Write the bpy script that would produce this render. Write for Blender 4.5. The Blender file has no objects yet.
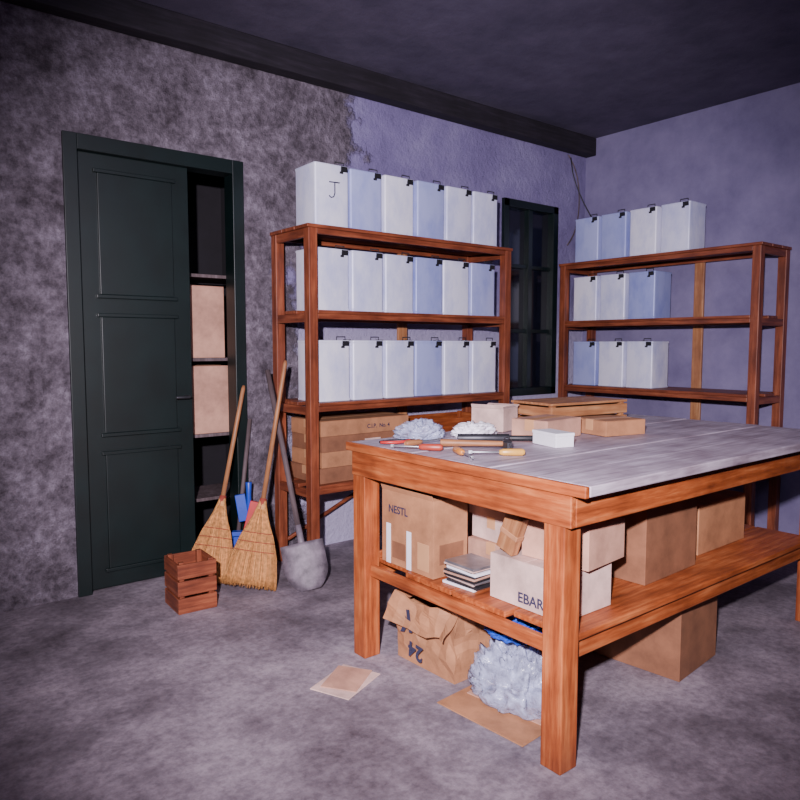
import bpy, bmesh, math, random
from mathutils import Vector, Matrix, Euler, noise
random.seed(7)
D = bpy.data
SC = bpy.context.scene

# ------------------------------------------------------------------ materials
def newmat(name):
    m = D.materials.new(name); m.use_nodes = True
    nt = m.node_tree
    return m, nt, nt.nodes['Principled BSDF']

def mapped(nt, scale=(1,1,1), coord='Object'):
    tc = nt.nodes.new('ShaderNodeTexCoord'); mp = nt.nodes.new('ShaderNodeMapping')
    mp.inputs['Scale'].default_value = scale
    nt.links.new(tc.outputs[coord], mp.inputs['Vector'])
    return mp.outputs['Vector']

def noise_tex(nt, vec, scale, detail=6, rough=.6):
    n = nt.nodes.new('ShaderNodeTexNoise')
    n.inputs['Scale'].default_value = scale; n.inputs['Detail'].default_value = detail
    n.inputs['Roughness'].default_value = rough
    nt.links.new(vec, n.inputs['Vector']); return n.outputs['Fac']

def ramp(nt, fac, stops):
    r = nt.nodes.new('ShaderNodeValToRGB')
    el = r.color_ramp.elements
    while len(el) < len(stops): el.new(.5)
    for e, (p, c) in zip(el, stops):
        e.position = p; e.color = (*c, 1)
    nt.links.new(fac, r.inputs['Fac']); return r.outputs['Color']

def bump(nt, b, fac, strength=.3, dist=.01):
    n = nt.nodes.new('ShaderNodeBump'); n.inputs['Strength'].default_value = strength
    n.inputs['Distance'].default_value = dist
    nt.links.new(fac, n.inputs['Height']); nt.links.new(n.outputs['Normal'], b.inputs['Normal'])

def mixc(nt, fac, a, b, mode='MIX'):
    m = nt.nodes.new('ShaderNodeMix'); m.data_type = 'RGBA'; m.blend_type = mode
    if isinstance(fac, (int, float)): m.inputs[0].default_value = fac
    else: nt.links.new(fac, m.inputs[0])
    for s, v in ((m.inputs[6], a), (m.inputs[7], b)):
        if isinstance(v, tuple): s.default_value = (*v, 1)
        else: nt.links.new(v, s)
    return m.outputs[2]

def mathn(nt, op, a, b=None, clamp=False):
    m = nt.nodes.new('ShaderNodeMath'); m.operation = op; m.use_clamp = clamp
    for i, v in enumerate((a, b)):
        if v is None: continue
        if isinstance(v, (int, float)): m.inputs[i].default_value = v
        else: nt.links.new(v, m.inputs[i])
    return m.outputs[0]

def wood(name, axis, dark, mid, light, rough=.5):
    m, nt, b = newmat(name)
    s = [9, 9, 9]; s['xyz'.index(axis)] = .7
    v = mapped(nt, tuple(s))
    f = noise_tex(nt, v, 5, 8, .65)
    c = ramp(nt, f, [(.25, dark), (.5, mid), (.75, light)])
    v2 = mapped(nt, (1, 1, 1)); f2 = noise_tex(nt, v2, 5, 3)
    c2 = ramp(nt, f2, [(.3, (.5, .45, .45)), (.65, (1, 1, 1))])
    c3 = mixc(nt, .8, c, c2, 'MULTIPLY')
    nt.links.new(c3, b.inputs['Base Color']); b.inputs['Roughness'].default_value = rough
    bump(nt, b, f, .25, .004)
    return m

OD, OM, OL = (.12, .022, .006), (.38, .088, .022), (.62, .21, .07)
W = {a: wood('orange_wood_' + a, a, OD, OM, OL) for a in 'xyz'}
RD, RM, RL = (.07, .014, .006), (.23, .055, .022), (.42, .13, .055)
RW = {a: wood('rack_wood_' + a, a, RD, RM, RL) for a in 'xyz'}
PW = {a: wood('pale_wood_' + a, a, (.20, .08, .03), (.42, .18, .075), (.60, .32, .15)) for a in 'xyz'}
WORN = wood('worn_tabletop', 'x', (.20, .15, .19), (.48, .40, .48), (.70, .62, .72), .5)
GREYW = wood('grey_wood', 'z', (.05, .035, .04), (.12, .085, .09), (.22, .17, .19), .7)
BEAM = wood('dark_beam', 'x', (.006, .004, .008), (.014, .01, .018), (.03, .022, .036), .8)

def simple(name, col, rough=.6, metal=0, var=.15, scale=12, bmp=.1):
    m, nt, b = newmat(name)
    v = mapped(nt); f = noise_tex(nt, v, scale, 5)
    a = tuple(c * (1 - var) for c in col); d = tuple(min(1, c * (1 + var)) for c in col)
    nt.links.new(ramp(nt, f, [(.3, a), (.7, d)]), b.inputs['Base Color'])
    b.inputs['Roughness'].default_value = rough; b.inputs['Metallic'].default_value = metal
    if bmp: bump(nt, b, f, bmp, .004)
    return m

def cardmat(name, col):
    m, nt, b = newmat(name)
    v = mapped(nt); f = noise_tex(nt, v, 6, 7, .65)
    v2 = mapped(nt, (1, 1, 60)); f2 = noise_tex(nt, v2, 6, 3)
    a = tuple(c * .6 for c in col); d = tuple(min(1, c * 1.15) for c in col)
    c = ramp(nt, f, [(.3, a), (.62, d)])
    nt.links.new(c, b.inputs['Base Color']); b.inputs['Roughness'].default_value = .75
    bump(nt, b, f2, .12, .002); return m

CARD = cardmat('brown_cardboard', (.42, .19, .09))
CARD2 = cardmat('pinkish_cardboard', (.52, .28, .20))
CARD3 = cardmat('pale_cardboard', (.64, .44, .39))
CARDD = cardmat('dark_cardboard', (.24, .10, .05))
TAPE = simple('paper_tape', (.54, .28, .14), .35, 0, .05)
WHITE = simple('white_paper', (.82, .80, .88), .6, 0, .05)
BLACK = simple('black_paint', (.012, .012, .015), .5)
INK = simple('dark_ink', (.03, .03, .07), .7)
STEEL = simple('dull_steel', (.42, .42, .46), .4, .8, .3)
DSTEEL = simple('dark_steel', (.06, .06, .07), .45, .7, .3)
BLUE = simple('blue_plastic', (.02, .06, .42), .35)
RED = simple('red_plastic', (.5, .03, .03), .4)
GREEND = simple('dark_green_paint', (.0022, .008, .008), .42, 0, .3, 5)
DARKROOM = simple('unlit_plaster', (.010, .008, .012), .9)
CLOTH = simple('white_cloth', (.78, .75, .84), .9, 0, .08, 20)
STRAW = simple('broom_straw', (.58, .27, .085), .7, 0, .4, 60)
STITCH = simple('broom_twine', (.30, .05, .03), .8)
DIRTY = simple('dusty_steel', (.17, .14, .17), .6, .2, .6, 14)

def tinmat(name, a, b_):
    m, nt, b = newmat(name)
    oi = nt.nodes.new('ShaderNodeObjectInfo')
    c0 = mixc(nt, oi.outputs['Random'], a, b_)
    v = mapped(nt, (1, 1, .5))
    va = nt.nodes.new('ShaderNodeVectorMath'); va.operation = 'ADD'
    nt.links.new(v, va.inputs[0]); nt.links.new(oi.outputs['Location'], va.inputs[1])
    f = noise_tex(nt, va.outputs[0], 7, 6, .65)
    c1 = ramp(nt, f, [(.3, (.60, .64, .84)), (.58, (1, 1, 1))])
    nt.links.new(mixc(nt, .85, c0, c1, 'MULTIPLY'), b.inputs['Base Color'])
    b.inputs['Roughness'].default_value = .4; b.inputs['Metallic'].default_value = .1
    bump(nt, b, f, .15, .006); return m
TINW = tinmat('white_tinplate', (.86, .86, .99), (.74, .76, .95))
TINB = tinmat('bluish_tinplate', (.33, .38, .72), (.47, .51, .82))

def plastic(name, col, tr=.4):
    m, nt, b = newmat(name)
    v = mapped(nt); f = noise_tex(nt, v, 14, 4, .6)
    b.inputs['Base Color'].default_value = (*col, 1); b.inputs['Roughness'].default_value = .18
    bump(nt, b, f, .8, .02)
    t = nt.nodes.new('ShaderNodeBsdfTransparent'); mx = nt.nodes.new('ShaderNodeMixShader')
    nt.links.new(ramp(nt, f, [(.35, (tr + .25,) * 3), (.6, (max(0, tr - .2),) * 3)]), mx.inputs[0])
    nt.links.new(b.outputs[0], mx.inputs[1]); nt.links.new(t.outputs[0], mx.inputs[2])
    nt.links.new(mx.outputs[0], nt.nodes['Material Output'].inputs['Surface'])
    return m
PBAG = plastic('clear_polythene', (.50, .54, .76), .5)
PBAGB = plastic('blue_polythene', (.03, .10, .60), .15)

def wallmat():
    m, nt, b = newmat('lilac_plaster')
    tc = nt.nodes.new('ShaderNodeTexCoord'); sx = nt.nodes.new('ShaderNodeSeparateXYZ')
    nt.links.new(tc.outputs['Object'], sx.inputs[0])
    big = noise_tex(nt, tc.outputs['Object'], 2.2, 8, .66)
    mid = noise_tex(nt, tc.outputs['Object'], 6.5, 12, .75)
    fine = noise_tex(nt, tc.outputs['Object'], 26, 8, .7)
    up = nt.nodes.new('ShaderNodeMapRange'); up.inputs[1].default_value = 2.35; up.inputs[2].default_value = 2.6
    up.inputs[3].default_value = 0; up.inputs[4].default_value = .5
    nt.links.new(sx.outputs[2], up.inputs[0])
    e = mathn(nt, 'SUBTRACT', sx.outputs[0], up.outputs[0])
    e = mathn(nt, 'ADD', e, mathn(nt, 'MULTIPLY', mathn(nt, 'SUBTRACT', big, .5), 1.3))
    mk = nt.nodes.new('ShaderNodeMapRange'); mk.inputs[1].default_value = 2.24; mk.inputs[2].default_value = 2.33
    nt.links.new(e, mk.inputs[0])
    pl = ramp(nt, big, [(.3, (.145, .12, .25)), (.5, (.215, .18, .36)), (.7, (.30, .265, .46))])
    lo = nt.nodes.new('ShaderNodeMapRange'); lo.inputs[1].default_value = 1.75; lo.inputs[2].default_value = 1.25
    nt.links.new(sx.outputs[2], lo.inputs[0])
    pl = mixc(nt, lo.outputs[0], pl, (.46, .42, .60))  # lower plaster paler: its lit look behind the tins is painted into the colour
    ce = ramp(nt, mid, [(.33, (.08, .062, .08)), (.46, (.165, .135, .17)), (.56, (.24, .20, .25)), (.68, (.36, .31, .39))])
    cf = ramp(nt, fine, [(.3, (.5, .47, .5)), (.6, (1, 1, 1))])
    ce = mixc(nt, .85, ce, cf, 'MULTIPLY')
    nt.links.new(mixc(nt, mk.outputs[0], ce, pl), b.inputs['Base Color'])
    b.inputs['Roughness'].default_value = .9
    inv = mathn(nt, 'SUBTRACT', 1.15, mk.outputs[0])
    h = mathn(nt, 'ADD', mathn(nt, 'MULTIPLY', mid, inv), mathn(nt, 'MULTIPLY', fine, .3))
    bump(nt, b, h, .9, .05)
    return m
WALL = wallmat()
def plaster(name, a, c, sc=3):
    m, nt, b = newmat(name)
    v = mapped(nt); f = noise_tex(nt, v, sc, 8, .65)
    nt.links.new(ramp(nt, f, [(.3, a), (.7, c)]), b.inputs['Base Color'])
    b.inputs['Roughness'].default_value = .9; bump(nt, b, f, .5, .02); return m
WALL2 = plaster('side_plaster', (.15, .13, .25), (.25, .22, .37))
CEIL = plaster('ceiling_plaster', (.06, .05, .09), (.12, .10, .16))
def floormat():
    m, nt, b = newmat('stained_concrete')
    v = mapped(nt); f = noise_tex(nt, v, 1.9, 10, .74); g = noise_tex(nt, v, 34, 6, .7)
    c = ramp(nt, f, [(.32, (.09, .07, .085)), (.46, (.20, .165, .195)), (.58, (.33, .275, .32)), (.72, (.46, .39, .43))])
    d = ramp(nt, g, [(.3, (.45, .43, .46)), (.6, (1, 1, 1))])
    nt.links.new(mixc(nt, .8, c, d, 'MULTIPLY'), b.inputs['Base Color'])
    b.inputs['Roughness'].default_value = .7; bump(nt, b, g, .3, .006); return m
FLOOR = floormat()

# ------------------------------------------------------------------ mesh builder
class MB:
    def __init__(s): s.bm = bmesh.new(); s.mats = []
    def mi(s, m):
        if m not in s.mats: s.mats.append(m)
        return s.mats.index(m)
    def box(s, lo, hi, mat, rot=None, jit=0):
        lo, hi = Vector(lo), Vector(hi); c = (lo + hi) / 2; d = hi - lo
        M = Matrix.Translation(c)
        if rot: M = M @ Euler(rot).to_matrix().to_4x4()
        M = M @ Matrix.Diagonal((d.x, d.y, d.z, 1))
        r = bmesh.ops.create_cube(s.bm, size=1, matrix=M)
        k = s.mi(mat)
        for v in r['verts']:
            if jit: v.co += Vector([random.uniform(-jit, jit) for _ in range(3)])
            for f in v.link_faces: f.material_index = k
    def loft(s, rings, mat, cap0=True, cap1=True, smooth=True, closed=True):
        k = s.mi(mat); R = [[s.bm.verts.new(p) for p in r] for r in rings]
        n = len(R[0])
        for a, b in zip(R, R[1:]):
            for i in range(n if closed else n - 1):
                f = s.bm.faces.new((a[i], a[(i + 1) % n], b[(i + 1) % n], b[i])); f.material_index = k; f.smooth = smooth
        if cap0: f = s.bm.faces.new(R[0][::-1]); f.material_index = k
        if cap1: f = s.bm.faces.new(R[-1]); f.material_index = k
    def tube(s, pts, rad, mat, seg=10):
        pts = [Vector(p) for p in pts]
        if isinstance(rad, (int, float)): rad = [rad] * len(pts)
        rings = []; ref = None
        for i, p in enumerate(pts):
            t = (pts[min(i + 1, len(pts) - 1)] - pts[max(i - 1, 0)]).normalized()
            if ref is None: ref = t.orthogonal().normalized()
            x = (ref - t * ref.dot(t)).normalized(); ref = x; y = t.cross(x)
            rings.append([p + (x * math.cos(a) + y * math.sin(a)) * rad[i] for a in [2 * math.pi * j / seg for j in range(seg)]])
        s.loft(rings, mat)
    def finish(s, name, loc=(0, 0, 0), rot=(0, 0, 0), bevel=.003, M=None):
        bmesh.ops.recalc_face_normals(s.bm, faces=s.bm.faces[:])
        me = D.meshes.new(name); s.bm.to_mesh(me); s.bm.free()
        for m in s.mats: me.materials.append(m)
        o = D.objects.new(name, me); SC.collection.objects.link(o)
        if M is not None: o.matrix_world = M
        else: o.location = loc; o.rotation_euler = rot
        if bevel:
            bv = o.modifiers.new('bevel', 'BEVEL'); bv.width = bevel; bv.segments = 2
            bv.limit_method = 'ANGLE'; bv.angle_limit = math.radians(50)
        return o

def text_on(parent, body, size, origin, right, up, mat, name='lettering', bold=.02):
    cu = D.curves.new(name, 'FONT'); cu.body = body; cu.size = size; cu.extrude = .0004
    cu.offset = size * bold
    o = D.objects.new(name + '_tmp', cu); SC.collection.objects.link(o)
    bpy.context.view_layer.update()
    me = D.meshes.new_from_object(o.evaluated_get(bpy.context.evaluated_depsgraph_get()))
    D.objects.remove(o)
    me.materials.clear(); me.materials.append(mat)
    t = D.objects.new(name, me); SC.collection.objects.link(t)
    r, u = Vector(right).normalized(), Vector(up).normalized(); n = r.cross(u)
    M = Matrix((r, u, n)).transposed().to_4x4(); M.translation = Vector(origin) + n * .0012
    t.parent = parent; t.matrix_local = M
    return t

# ------------------------------------------------------------------ room shell
YB, XR, ZC = 3.95, 5.25, 3.15
b = MB(); b.box((-1.4, -1.4, -.1), (XR + .12, 5.0, 0), FLOOR); b.finish('floor', bevel=0)
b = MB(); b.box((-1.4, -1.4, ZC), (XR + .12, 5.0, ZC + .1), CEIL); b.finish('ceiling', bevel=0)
b = MB(); T = .12
b.box((-1.4, YB, 0), (.95, YB + T, ZC), WALL)
b.box((.95, YB, 2.42), (1.91, YB + T, ZC), WALL)
b.box((1.91, YB, 0), (4.18, YB + T, ZC), WALL)
b.box((4.18, YB, 0), (4.85, YB + T, .93), WALL)
b.box((4.18, YB, 2.52), (4.85, YB + T, ZC), WALL)
b.box((4.85, YB, 0), (XR + .12, YB + T, ZC), WALL)
b.finish('wall_back', bevel=0)
b = MB(); b.box((XR, -1.28, 0), (XR + T, YB, ZC), WALL2); b.finish('wall_right', bevel=0)
b = MB(); b.box((-1.4, -1.28, 0), (-1.28, YB, ZC), WALL2); b.finish('wall_left', bevel=0)
b = MB(); b.box((-1.4, -1.4, 0), (XR + T, -1.28, ZC), WALL2); b.finish('wall_front', bevel=0)
b = MB()
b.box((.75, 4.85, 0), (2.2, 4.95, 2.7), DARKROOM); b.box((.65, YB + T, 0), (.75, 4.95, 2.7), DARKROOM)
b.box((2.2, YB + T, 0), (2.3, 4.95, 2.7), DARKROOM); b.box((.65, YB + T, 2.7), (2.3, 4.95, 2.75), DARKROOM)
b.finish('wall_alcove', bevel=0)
b = MB(); b.box((-1.28, YB - .11, 3.0), (XR, YB - .002, ZC), BEAM); b.finish('trim_1', bevel=.008)

# door : dark green frame, one closed leaf
b = MB()
b.box((1.86, YB - .02, 0), (1.93, YB + .1, 2.44), GREEND)
b.box((.93, YB - .02, 0), (1.0, YB + .1, 2.44), GREEND)
b.box((1.0, YB - .02, 2.36), (1.86, YB + .1, 2.44), GREEND)
LX = 1.60
b.box((1.0, YB + .02, .01), (LX, YB + .06, 2.36), GREEND)
for z0, z1 in ((.12, .75), (.87, 1.5), (1.62, 2.26)):
    b.box((1.10, YB + .005, z0), (LX - .1, YB + .03, z1), GREEND)
    b.box((1.08, YB, z0 - .02), (LX - .08, YB + .02, z0), GREEND); b.box((1.08, YB, z1), (LX - .08, YB + .02, z1 + .02), GREEND)
b.tube([(LX - .04, YB + .02, 1.05), (LX - .04, YB - .04, 1.05), (LX - .12, YB - .04, 1.05)], .009, DSTEEL)
b.finish('door_1', bevel=.003)

# window
b = MB(); x0, x1, z0, z1 = 4.18, 4.85, .93, 2.52
b.box((x0, YB - .03, z0), (x0 + .06, YB + .07, z1), GREEND); b.box((x1 - .06, YB - .03, z0), (x1, YB + .07, z1), GREEND)
b.box((x0, YB - .03, z0), (x1, YB + .07, z0 + .06), GREEND); b.box((x0, YB - .03, z1 - .06), (x1, YB + .07, z1), GREEND)
b.box(((x0 + x1) / 2 - .025, YB - .015, z0 + .06), ((x0 + x1) / 2 + .025, YB + .05, z1 - .06), GREEND)
for z in (1.45, 1.98):
    b.box((x0 + .06, YB, z), (x1 - .06, YB + .04, z + .03), GREEND)
GLASS = simple('dark_pane', (.006, .007, .014), .12, 0, .3, 3, 0)
b.box((x0 + .05, YB + .035, z0 + .05), (x1 - .05, YB + .045, z1 - .05), GLASS)
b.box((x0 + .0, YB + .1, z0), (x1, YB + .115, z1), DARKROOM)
b.finish('window_1', bevel=.003)

# hanging cable
b = MB()
pts = []
for i in range(24):
    t = i / 23; pts.append((4.98 + .16 * math.sin(t * 3.1), YB - .02, 2.98 - .75 * t + .05 * math.sin(t * 6)))
b.tube(pts, .006, GREYW, 6)
pts = [(5.0 + .2 * (i / 12), YB - .03 - .01 * i, 2.96 - .55 * (i / 12) ** .6) for i in range(13)]
b.tube(pts, .005, BLACK, 6)
b.finish('electric_cable', bevel=0)

# ------------------------------------------------------------------ racks
LV = [2.03, 1.55, 1.015, .53]
def rack(loc, rz, L=1.66, Dp=.44, mid=True):
    W = RW
    b = MB(); p = .058
    for x in (0, L - p):
        for y in (0, Dp - p):
            b.box((x, y, 0), (x + p, y + p, 2.01), W['z'])
    if mid: b.box((.97, Dp - .025, .3), (1.05, Dp - .003, 2.01), PW['z'])
    for i, z in enumerate(LV):
        if i == 0:
            for k in range(3):
                y0 = -.005 + k * (Dp + .01) / 3
                b.box((-.01, y0, z - .02), (L + .01, y0 + (Dp + .01) / 3 - .006, z), W['x'])
        else:
            for k in range(3):
                y0 = .002 + k * (Dp - .004) / 3
                a0 = p + .001 if k != 1 else .002
                b.box((a0, y0, z - .02), (L - a0, y0 + (Dp - .004) / 3 - .006, z), W['x'])
        zt = z - .02
        b.box((p, .006, zt - .032), (L - p, .03, zt), W['x'])
        b.box((p, Dp - .045, zt - .032), (L - p, Dp - .026, zt), W['x'])
        for x in (.004, L - .03):
            b.box((x, p, zt - .05), (x + .026, Dp - p, zt), W['y'])
    b.tube([(.08, Dp - .012, .12), (L * .55, Dp - .012, .48)], .014, W['x'], 4)
    return b.finish('wooden_shelving_rack', loc, (0, 0, rz), .004)
RX, RY = 2.075, 3.43
rack((RX, RY, 0), 0)
SX, SY = 4.78, 3.84
rack((SX, SY, 0), -math.pi / 2)

# ------------------------------------------------------------------ tins
def rr(w, d, r, z, n=5):
    out = []
    for cx, cy, a0 in ((w/2-r, d/2-r, 0), (-w/2+r, d/2-r, 90), (-w/2+r, -d/2+r, 180), (w/2-r, -d/2+r, 270)):
        for i in range(n):
            a = math.radians(a0 + 90 * i / (n - 1)); out.append(Vector((cx + r * math.cos(a), cy + r * math.sin(a), z)))
    return out
def tin_mesh(body, letter=False):
    b = MB(); w = .233; h = .362
    prof = [(w, 0), (w + .002, .004), (w + .002, .01), (w - .003, .014), (w - .003, .02), (w - .003, .34), (w - .003, h - .016), (w + .002, h - .012), (w + .002, h - .002), (w - .004, h), (w - .012, h), (w - .014, h - .008)]
    b.loft([rr(q, q, .012, z) for q, z in prof], body)
    b.tube([(-.05, .04, h - .008), (-.05, .04, h + .006)], .025, STEEL, 16)
    b.tube([(.03, -.1, h - .006), (.03, -.1, h + .02), (.09, -.1, h + .02), (.09, -.1, h - .006)], .0035, BLACK, 6)
    b.box((.06, -w / 2 - .006, h - .034), (.104, -w / 2 + .004, h - .004), BLACK)
    b.box((.052, -w / 2 - .005, h - .046), (.074, -w / 2 + .001, h - .034), BLACK)
    if letter:
        y = -w / 2 - .0005
        b.tube([(-.02, y, .26), (.05, y, .262)], .0036, INK, 6)
        b.tube([(.018, y, .26), (.018, y, .2), (.01, y, .178), (-.008, y, .172), (-.022, y, .182)], .0036, INK, 6)
    me_o = b.finish('t', bevel=0); me = me_o.data; D.objects.remove(me_o); return me
TMW, TMB, TMJ = tin_mesh(TINW), tin_mesh(TINB), tin_mesh(TINW, True)
def tin(me, x, y, z, rz=0, jr=.03):
    o = D.objects.new('metal_storage_tin', me); SC.collection.objects.link(o)
    o.location = (x, y, z); o.rotation_euler = (0, 0, rz + random.uniform(-jr, jr))
rows = ['JBWBWW', 'WWWBWB', 'WWWBWW']
for row, z in zip(rows, LV[:3]):
    for i, c in enumerate(row):
        tin({'J': TMJ, 'B': TMB, 'W': TMW}[c], 2.275 + .2515 * i, RY + .18 + random.uniform(-.012, .012), z + .001)
for row, z in zip(('BBWW', 'WWB', 'BWW'), LV[:3]):
    for i, c in enumerate(row):
        tin({'B': TMB, 'W': TMW}[c], SX + .19, SY - .2 - .262 * i - random.uniform(0, .01), z + .001, -math.pi / 2, .01)

# ------------------------------------------------------------------ cartons
def carton(name, x, y, z, sx, sy, sz, rz=0, mat=CARD, open_=False, tape=True, tapex=True, jit=0, labels=(), rx=0):
    b = MB(); t = .004; a, c = sx / 2, sy / 2
    if open_:
        b.box((-a, -c, 0), (a, c, t), mat)
        b.box((-a, -c, t), (-a + t, c, sz), mat); b.box((a - t, -c, t), (a, c, sz), mat)
        b.box((-a + t, -c, t), (a - t, -c + t, sz), mat); b.box((-a + t, c - t, t), (a - t, c, sz), mat)
        fl = min(sx, sy) * .45
        def flap(p0, p1, d):
            n = Vector(p1) - Vector(p0); nn = Vector(d).cross(n).normalized() * .003
            vs = [Vector(p0), Vector(p1), Vector(p1) + Vector(d), Vector(p0) + Vector(d)]
            b.loft([[v for v in vs], [v + nn for v in vs]], mat, smooth=False)
        flap((-a, c, sz), (-a, -c, sz), (-fl * .35, 0, -fl * .75) if open_ == 1 else (-fl * .1, 0, fl * .25))
        flap((a, -c, sz), (a, c, sz), (fl * .3, 0, fl * .12))
        flap((-a, -c, sz), (a, -c, sz), (0, fl * .3, fl * .1))
        flap((a, c, sz), (-a, c, sz), (0, -fl * .6, fl * .12))
    else:
        b.box((-a, -c, 0), (a, c, sz - .003), mat)
        if tapex:
            b.box((-a, -c, sz - .003), (a, -.002, sz), mat); b.box((-a, .002, sz - .003), (a, c, sz), mat)
            if tape: b.box((-a - .0006, -.025, sz - .05), (a + .0006, .025, sz + .0008), TAPE)
        else:
            b.box((-a, -c, sz - .003), (-.002, c, sz), mat); b.box((.002, -c, sz - .003), (a, c, sz), mat)
            if tape: b.box((-.025, -c - .0006, sz - .05), (.025, c + .0006, sz + .0008), TAPE)
    for (face, u0, u1, v0, v1, lm) in labels:
        if face == '-x': b.box((-a - .0012, u0, v0), (-a, u1, v1), lm)
        if face == '-y': b.box((u0, -c - .0012, v0), (u1, -c, v1), lm)
    if jit:
        bmesh.ops.subdivide_edges(b.bm, edges=b.bm.edges[:], cuts=7, use_grid_fill=True)
        for v in b.bm.verts:
            if v.co.z > .01:
                n = noise.noise_vector(v.co * 6 + Vector((x * 9, y * 5, 0)))
                n2 = noise.noise_vector(v.co * 19 + Vector((x, y, 3)))
                v.co += (n * jit + n2 * jit * .5) * min(1, v.co.z * 8)
    return b.finish(name, (x, y, z), (rx, 0, rz), .002)

z = LV[3] + .001
for i in range(4):
    h = .092
    o = carton('cardboard_carton', 2.50 + random.uniform(-.012, .012), RY + .22, z, .66, .35, h, random.uniform(-.015, .015), CARD if i % 2 else CARDD,
               labels=[('-y', -.02, .1, .02, .06, CARD3)] if i in (1, 2) else ())
    if i == 3: text_on(o, 'C.I.P.  No. 4', .035, (.0, -.175, .03), (1, 0, 0), (0, 0, 1), INK)
    z += h + .001
def crate(name, x, y, z, sx, sy, sz, rz=0, mats=PW, slats=2, top=False):
    b = MB(); a, c = sx / 2, sy / 2; t = .012
    for X in (-a + t, a - t - .025):
        for Y in (-c + t, c - t - .025):
            b.box((X, Y, t), (X + .025, Y + .025, sz), mats['z'])
    hs = sz / slats
    for i in range(slats):
        z0, z1 = i * hs + (.004 if i else 0), (i + 1) * hs - .008
        b.box((-a, -c, z0), (a, -c + t, z1), mats['x']); b.box((-a, c - t, z0), (a, c, z1), mats['x'])
        b.box((-a, -c + t, z0), (-a + t, c - t, z1), mats['y']); b.box((a - t, -c + t, z0), (a, c - t, z1), mats['y'])
    b.box((-a + t, -c + t, 0), (a - t, c - t, t), mats['x'])
    if top:
        n = 3; w = sy / n
        for i in range(n): b.box((-a, -c + i * w, sz), (a, -c + (i + 1) * w - .006, sz + .012), mats['x'])
    return b.finish(name, (x, y, z), (0, 0, rz), .002)
crate('wooden_crate', 3.30, RY + .22, LV[3] + .001, .62, .34, .33, .0, W, 3)

# alcove shelves & boxes
b = MB()
for zz in (.40, .80, 1.27, 1.78):
    b.box((1.10, 4.12, zz - .02), (2.15, 4.5, zz), GREYW)
for X in (1.10, 2.12):
    b.box((X, 4.5, 0), (X + .03, 4.53, 2.1), GREYW); b.box((X, 4.09, 0), (X + .03, 4.12, 2.1), GREYW)
    for zz in (.40, .80, 1.27, 1.78): b.box((X, 4.12, zz - .05), (X + .03, 4.5, zz - .02), GREYW)
b.finish('storage_shelf', bevel=.002)
carton('cardboard_carton', 1.68, 4.26, .801, .44, .26, .42, 0, CARD2)
carton('cardboard_carton', 1.67, 4.26, 1.271, .42, .26, .44, .02, CARD2)

# ------------------------------------------------------------------ work table
TZ = .935; TX0, TX1, TY0, TY1 = 1.68, 3.72, 1.24, 2.49
b = MB()
n = 6; w = (TY1 - TY0) / n
for i in range(n):
    b.box((TX0 + .022, TY0 + i * w, TZ - .034), (TX1, TY0 + (i + 1) * w - .003, TZ - .002 * (i % 2)), WORN)
b.box((TX0, TY0, TZ - .036), (TX0 + .02, TY1, TZ), W['y'])
for x in (TX0 + .012, TX1 - .04): b.box((x, TY0 + .06, TZ - .14), (x + .024, TY1 - .03, TZ - .036), W['y'])
for y in (TY0 + .06, TY1 - .055): b.box((TX0 + .036, y, TZ - .14), (TX1 - .04, y + .024, TZ - .036), W['x'])
LG = .082; lx = (TX0 + .018, TX1 - .12); ly = (TY0 + .088, TY1 - .03 - LG)
for x in lx:
    for y in ly: b.box((x, y, 0), (x + LG, y + LG, TZ - .036), W['z'])
ZS = .43
for x in lx: b.box((x + .03, ly[0] + LG, ZS - .07), (x + .055, ly[1], ZS - .022), W['y'])
for y in ly: b.box((lx[0] + LG, y + .03, ZS - .09), (lx[1], y + .055, ZS - .022), W['x'])
k = 4; w = (ly[1] + .07 - ly[0] - .01) / k
for i in range(k):
    y0 = ly[0] + .01 + i * w
    xs = lx[0] + LG + .002 if i in (0, k - 1) else lx[0] + .05
    b.box((xs, y0, ZS - .022), (lx[1] - .002, y0 + w - .008, ZS), W['x'])
b.box((lx[0] + LG, ly[1] + .002, ZS + .0), (lx[0] + LG + .35, ly[1] + .02, ZS + .03), W['x'])
b.finish('wooden_work_table', bevel=.004)

# ---- things on the table's lower shelf
o = carton('cardboard_box_open', 1.865, 2.185, ZS + .001, .185, .33, .31, .0, CARD, open_=2,
           labels=[('-x', .105, .135, .0, .17, WHITE), ('-x', -.03, .0, .0, .16, WHITE), ('-x', .008, .095, .03, .10, CARDD), ('-x', -.14, -.07, .02, .13, TAPE), ('-y', -.06, .07, .05, .13, CARDD)])
text_on(o, 'NESTL', .045, (-.0925, .12, .22), (0, -1, 0), (0, 0, 1), INK)
carton('cardboard_carton', 2.14, 1.925, ZS + .001, .30, .25, .13, .03, CARD2)
carton('cardboard_carton', 2.14, 1.925, ZS + .1325, .27, .23, .10, -.07, CARD3)
carton('cardboard_carton', 2.13, 1.93, ZS + .234, .27, .24, .085, .06, CARD2)
o = carton('cardboard_carton', 1.955, 1.592, ZS + .001, .27, .33, .165, .0, CARD3, tape=False)
text_on(o, 'EBAR', .05, (-.135, .03, .02), (0, -1, 0), (0, 0, 1), INK)
carton('cardboard_carton', 2.01, 1.535, ZS + .168, .24, .27, .14, .10, CARD2)
carton('cardboard_carton', 2.55, 1.70, ZS + .001, .40, .46, .30, .04, CARDD)
carton('cardboard_carton', 2.50, 2.19, ZS + .001, .42, .33, .30, -.03, CARDD)
carton('cardboard_carton', 3.10, 1.80, ZS + .001, .44, .52, .22, .02, CARD)
b = MB(); zz = 0
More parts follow.
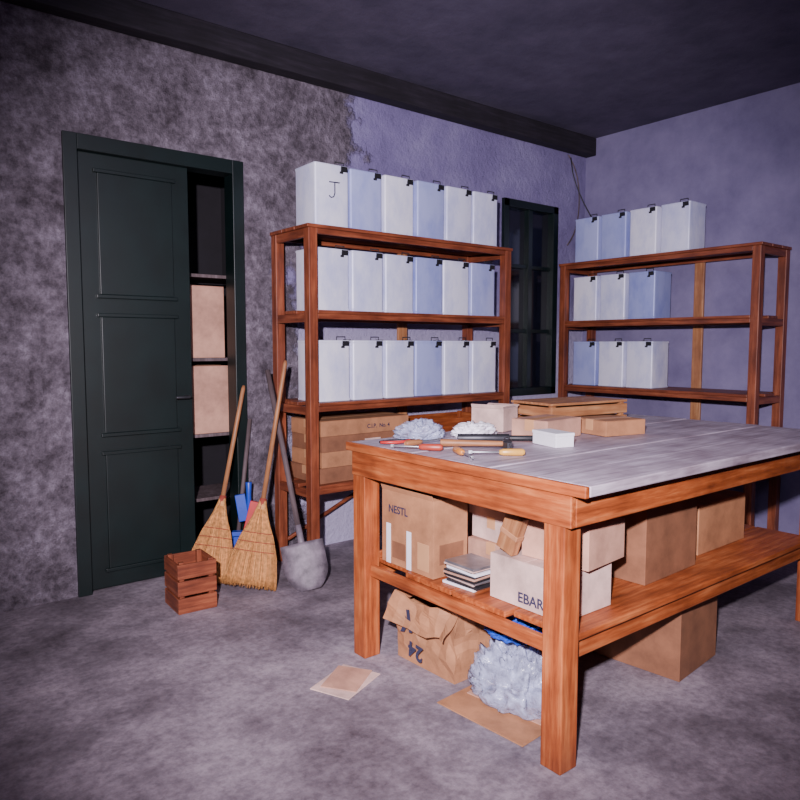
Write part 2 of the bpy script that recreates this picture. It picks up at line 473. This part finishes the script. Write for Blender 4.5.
for i in range(11):
    t = random.uniform(.006, .012); jx, jy = random.uniform(-.012, .012), random.uniform(-.01, .01)
    b.box((-.07 + jx, -.08 + jy, zz), (.07 + jx, .08 + jy, zz + t), (WHITE, DSTEEL, CARD3, STEEL, BLACK, CARD2, DSTEEL)[i % 7], (0, 0, random.uniform(-.09, .09))); zz += t
b.finish('stack_of_magazines', (1.86, 1.895, ZS + .001), (0, 0, .0), .001)
b = MB()
b.box((-.018, -.04, 0), (.018, .04, .15), PW['z']); b.box((-.02, -.042, .06), (.02, .042, .08), CARD)
b.finish('wooden_block', (1.845, 1.70, ZS + .182), (.35, 0, 0), .003)

# ---- floor under the table
o = carton('crumpled_cardboard_box', 2.0, 2.15, 0.001, .32, .35, .285, .03, CARD, open_=1, jit=.035)
text_on(o, 'K', .13, (-.19, .06, .24), (0, .97, -.2), (0, -.2, -.97), INK, bold=.03)
text_on(o, '24', .09, (-.19, -.02, .10), (0, .98, .1), (0, .1, -.98), INK, bold=.03)
def bag(name, loc, r, mat, amp=.35, fr=2.0, seed=0, rz=0, sub=5):
    """r = half width, half depth, half height (exact bounds)"""
    bm = bmesh.new(); bmesh.ops.create_icosphere(bm, subdivisions=sub, radius=1)
    for v in bm.verts:
        p = v.co.copy(); s = Vector((seed, seed * 2.1, -seed))
        wv = noise.noise_vector(p * 1.3 + s) * .8
        q = p * fr + wv + s
        d = -abs(noise.noise(q)) * 1.6 - abs(noise.noise(q * 2.2)) * .8 - abs(noise.noise(q * 4.6)) * .25
        k = 1 + (d + .8) * amp
        h = max(p.z, -.55)
        v.co = Vector((p.x * k * (1.15 - .25 * h), p.y * k * (1.15 - .25 * h), (h + .55) / 1.55 * 2 * (k if h > -.5 else 1)))
        if v.co.z < 0: v.co.z = 0
    mx = [max(abs(v.co[i]) for v in bm.verts) for i in range(3)]
    for v in bm.verts:
        v.co = Vector((v.co.x / mx[0] * r[0], v.co.y / mx[1] * r[1], v.co.z / mx[2] * r[2] * 2))
    for f in bm.faces: f.smooth = True
    me = D.meshes.new(name); bm.to_mesh(me); bm.free(); me.materials.append(mat)
    o = D.objects.new(name, me); SC.collection.objects.link(o); o.location = loc; o.rotation_euler = (0, 0, rz); return o
bag('polythene_bag', (1.92, 1.73, .014), (.13, .215, .125), PBAG, .5, 2.0, 3)
bag('blue_polythene_bag', (1.93, 1.74, .262), (.10, .13, .04), PBAGB, .45, 1.8, 9)
carton('crumpled_cardboard_box', 2.52, 2.20, .001, .30, .32, .26, -.1, CARDD, open_=2, jit=.025)
carton('cardboard_carton', 2.72, 1.66, .001, .36, .44, .30, .1, CARDD)
b = MB()
b.box((-.16, -.2, 0), (.16, .2, .004), CARD); b.box((-.02, -.18, .005), (.15, .17, .009), CARD2, (0, 0, .05))
b.finish('flattened_cardboard', (1.87, 1.72, .001), (0, 0, .08), .001)
b = MB(); b.box((-.12, -.09, 0), (.12, .09, .004), CARD3); b.box((-.08, -.07, .005), (.11, .08, .008), CARD2, (0, 0, .2))
b.finish('paper_sheet', (1.52, 2.26, .001), (0, 0, .4), .001)

# ------------------------------------------------------------------ on the table
def obj_along(b, name, p0, p1, xdir, bevel=.002):
    p0, p1 = Vector(p0), Vector(p1); zv = (p1 - p0).normalized(); x = Vector(xdir); x = (x - zv * x.dot(zv)).normalized()
    M = Matrix((x, zv.cross(x), zv)).transposed().to_4x4(); M.translation = p0
    return b.finish(name, M=M, bevel=bevel)
b = MB(); b.tube([(0, 0, 0), (0, 0, .1), (0, 0, .26)], [.016, .013, .011], PW['z'])
b.box((-.05, -.016, .25), (.03, .016, .285), DSTEEL); b.tube([(.03, 0, .267), (.062, 0, .267)], .019, DSTEEL, 14)
b.loft([[(-.05, -.016, .25), (-.05, .016, .25), (-.05, .016, .285), (-.05, -.016, .285)], [(-.09, -.016, .265), (-.09, .016, .265), (-.09, .016, .27), (-.09, -.016, .27)]], DSTEEL, smooth=False)
obj_along(b, 'claw_hammer', (1.88, 2.10, TZ + .02), (2.06, 1.92, TZ + .02), (1, .7, 0))
b = MB(); b.tube([(0, 0, 0), (0, 0, .22)], .018, DSTEEL); b.tube([(0, 0, .22), (0, 0, .34)], .012, BLACK)
obj_along(b, 'metal_pipe', (2.04, 2.17, TZ + .019), (2.24, 2.00, TZ + .019), (0, 1, 0))
def driver(p0, p1, hm, name='screwdriver'):
    b = MB(); b.tube([(0, 0, 0), (0, 0, .01), (0, 0, .08), (0, 0, .095)], [.009, .014, .013, .008], hm, 10)
    b.tube([(0, 0, .095), (0, 0, .2)], .0035, STEEL, 8); b.box((-.006, -.001, .195), (.006, .001, .21), STEEL)
    obj_along(b, name, p0, p1, (0, 0, 1), .001)
AMB = simple('amber_handle', (.60, .22, .04), .3); YEL = simple('yellow_handle', (.62, .33, .06), .3)
driver((1.77, 2.19, TZ + .015), (1.95, 2.21, TZ + .015), PW['z'])
driver((1.82, 2.02, TZ + .015), (1.74, 2.12, TZ + .015), simple('wine_handle', (.36, .05, .03), .4))
driver((1.83, 1.96, TZ + .015), (1.75, 1.79, TZ + .015), AMB)
driver((1.98, 1.74, TZ + .015), (1.86, 1.84, TZ + .015), YEL, 'chisel')
b = MB()
for s in (-1, 1):
    b.tube([(.004 * s, 0, .0), (.025 * s, 0, .05), (.018 * s, 0, .10), (0, 0, .13), (-.008 * s, 0, .17)], [.006, .007, .006, .009, .004], DSTEEL if s > 0 else RED, 8)
obj_along(b, 'pliers', (1.74, 2.32, TZ + .010), (1.86, 2.28, TZ + .010), (.5, 1, 0), 0)
bag('polythene_bag', (2.0, 2.375, TZ + .001), (.13, .095, .046), PBAG, .5, 2.2, 21, -.2)
bag('white_cloth_rag', (2.25, 2.28, TZ + .001), (.125, .10, .036), CLOTH, .5, 1.9, 31)
b = MB(); b.box((-.045, -.08, 0), (.045, .08, .045), WHITE); b.box((-.047, -.082, .045), (.047, .082, .058), WHITE)
b.finish('small_white_box', (2.29, 1.86, TZ + .001), (0, 0, -.25), .002)
carton('cardboard_carton', 2.49, 2.06, TZ + .001, .27, .19, .085, .1, CARD2)
carton('cardboard_box_open', 2.49, 2.385, TZ + .001, .16, .17, .11, .3, CARD3, open_=2)
crate('wooden_crate', 2.93, 2.28, TZ + .001, .54, .3, .12, -.1, PW, 2, True)
carton('cardboard_carton', 2.82, 1.96, TZ + .001, .24, .22, .07, -.2, CARD)

# ------------------------------------------------------------------ brooms, shovel, dustpan, crate by the door
RV = Vector((.7826, -.6225, 0))
def broom(p0, p1, L, hw=.135):
    b = MB(); prof = [(0, hw, .034), (.06, hw * .98, .036), (.17, hw * .86, .036), (.28, hw * .62, .034), (.37, hw * .34, .03), (.43, hw * .2, .025), (.47, .018, .018)]
    def ring(z, a, c): return [Vector((a * math.copysign(abs(math.cos(t)) ** .8, math.cos(t)), c * math.sin(t), z)) for t in [2 * math.pi * i / 28 for i in range(28)]]
    b.loft([ring(z + .02, a * .93, c * .85) for z, a, c in prof], STRAW)
    for i in range(420):
        t = random.uniform(0, 2 * math.pi); k = random.uniform(.92, 1.05)
        pts = [(a * k * math.cos(t), c * k * math.sin(t), z) for z, a, c in prof[1:6]]
        e = (hw * k * math.cos(t) + random.uniform(-.006, .006), .036 * k * math.sin(t), random.uniform(-.0, .02))
        b.tube([e] + pts, .0014, STRAW, 3)
    for z, a, c in ((.20, .80, .0365), (.25, .70, .036), (.30, .56, .035)):
        q = [Vector((hw * a * 1.02 * math.cos(t), c * 1.06 * math.sin(t), z)) for t in [2 * math.pi * i / 24 for i in range(25)]]
        b.tube(q, .0022, STITCH, 5)
    b.tube([(0, 0, .42), (0, 0, .49)], [.024, .019], STITCH)
    b.tube([(0, 0, .40), (0, 0, L - .02), (0, 0, L)], [.0135, .0125, .008], PW['z'], 12)
    obj_along(b, 'straw_broom', p0, p1, RV, 0)
broom((1.685, 3.45, .022), (1.99, 3.56, 1.25), 1.28, .142)
broom((1.545, 3.69, .018), (1.90, 3.905, 1.12), 1.16, .13)
b = MB()
def sv(u, v):
    w_ = .12 * (1 - .5 * max(0, (.12 - v) / .12) ** 2)
    return Vector((u * w_, .03 * u * u - .012, v))
rings = []
for i in range(13):
    v = .26 * i / 12
    top = [sv(u / 4, v) for u in range(-4, 5)]
    rings.append(top + [p + Vector((0, -.003, 0)) for p in top[::-1]])
b.loft(rings, DIRTY)
b.tube([(0, 0, .15), (0, .006, .25), (0, .002, .36)], [.010, .02, .017], DIRTY)
b.tube([(0, .002, .34), (0, 0, .7), (0, 0, 1.28)], .0155, GREYW, 12)
obj_along(b, 'shovel', (1.95, 3.24, .01), (1.955, 3.71, 1.20), (.85, -.52, 0), 0)
b = MB()
b.box((-.10, -.012, 0), (.10, .0, .24), BLUE); b.box((-.10, -.05, 0), (-.092, -.012, .22), BLUE); b.box((.092, -.05, 0), (.10, -.012, .22), BLUE)
b.box((-.10, -.06, .215), (.10, -.012, .24), BLUE)
b.tube([(0, -.02, .24), (0, -.02, .46), (0, -.02, .53)], [.018, .015, .02], BLUE)
b.box((-.03, -.055, .10), (.03, -.024, .42), RED, (0, .25, 0))
b.box((-.07, -.045, .30), (-.01, -.012, .46), BLUE, (0, -.15, 0))
b.finish('dustpan', (1.86, 3.79, .002), (-.06, 0, -.5), .003)
b = MB(); b.tube([(0, 0, 0), (0, 0, .9)], .013, GREYW)
obj_along(b, 'broom_handle', (1.80, 3.87, .01), (1.945, 3.925, .92), (1, 0, 0), 0)
crate('wooden_crate', 1.36, 3.46, .001, .20, .22, .26, -.05, RW, 3)

# ------------------------------------------------------------------ lights
def area(name, loc, target, size, power, col):
    l = D.lights.new(name, 'AREA'); l.shape = 'DISK'; l.size = size; l.energy = power; l.color = col
    o = D.objects.new(name, l); SC.collection.objects.link(o); o.location = loc
    o.rotation_euler = (Vector(target) - Vector(loc)).to_track_quat('-Z', 'Y').to_euler()
l = D.lights.new('camera_flash', 'SPOT'); l.energy = 1300; l.spot_size = math.radians(76); l.spot_blend = .75; l.shadow_soft_size = .04; l.color = (1.0, .90, 1.0)
o = D.objects.new('camera_flash', l); SC.collection.objects.link(o); o.location = (-.35, -.1, 1.75)
o.rotation_euler = (Vector((2.5, 3.0, 1.1)) - o.location).to_track_quat('-Z', 'Y').to_euler()
area('fill_light', (1.0, .6, 2.95), (2.6, 2.8, .8), .9, 16, (.78, .70, 1.0))  # added weak violet fill from above, not a lamp of the room
w = D.worlds.new('world'); SC.world = w; w.use_nodes = True
w.node_tree.nodes['Background'].inputs[0].default_value = (.02, .018, .03, 1)

# ------------------------------------------------------------------ camera
cam = D.cameras.new('camera'); co = D.objects.new('camera', cam); SC.collection.objects.link(co)
cam.lens = 31.5; cam.sensor_width = 36; cam.clip_start = .05
th = math.radians(4.5)
co.location = (0, 0, 1.35)
fw = Vector((.6225 * math.cos(th), .7826 * math.cos(th), -math.sin(th)))
co.rotation_euler = fw.to_track_quat('-Z', 'Y').to_euler()
SC.camera = co
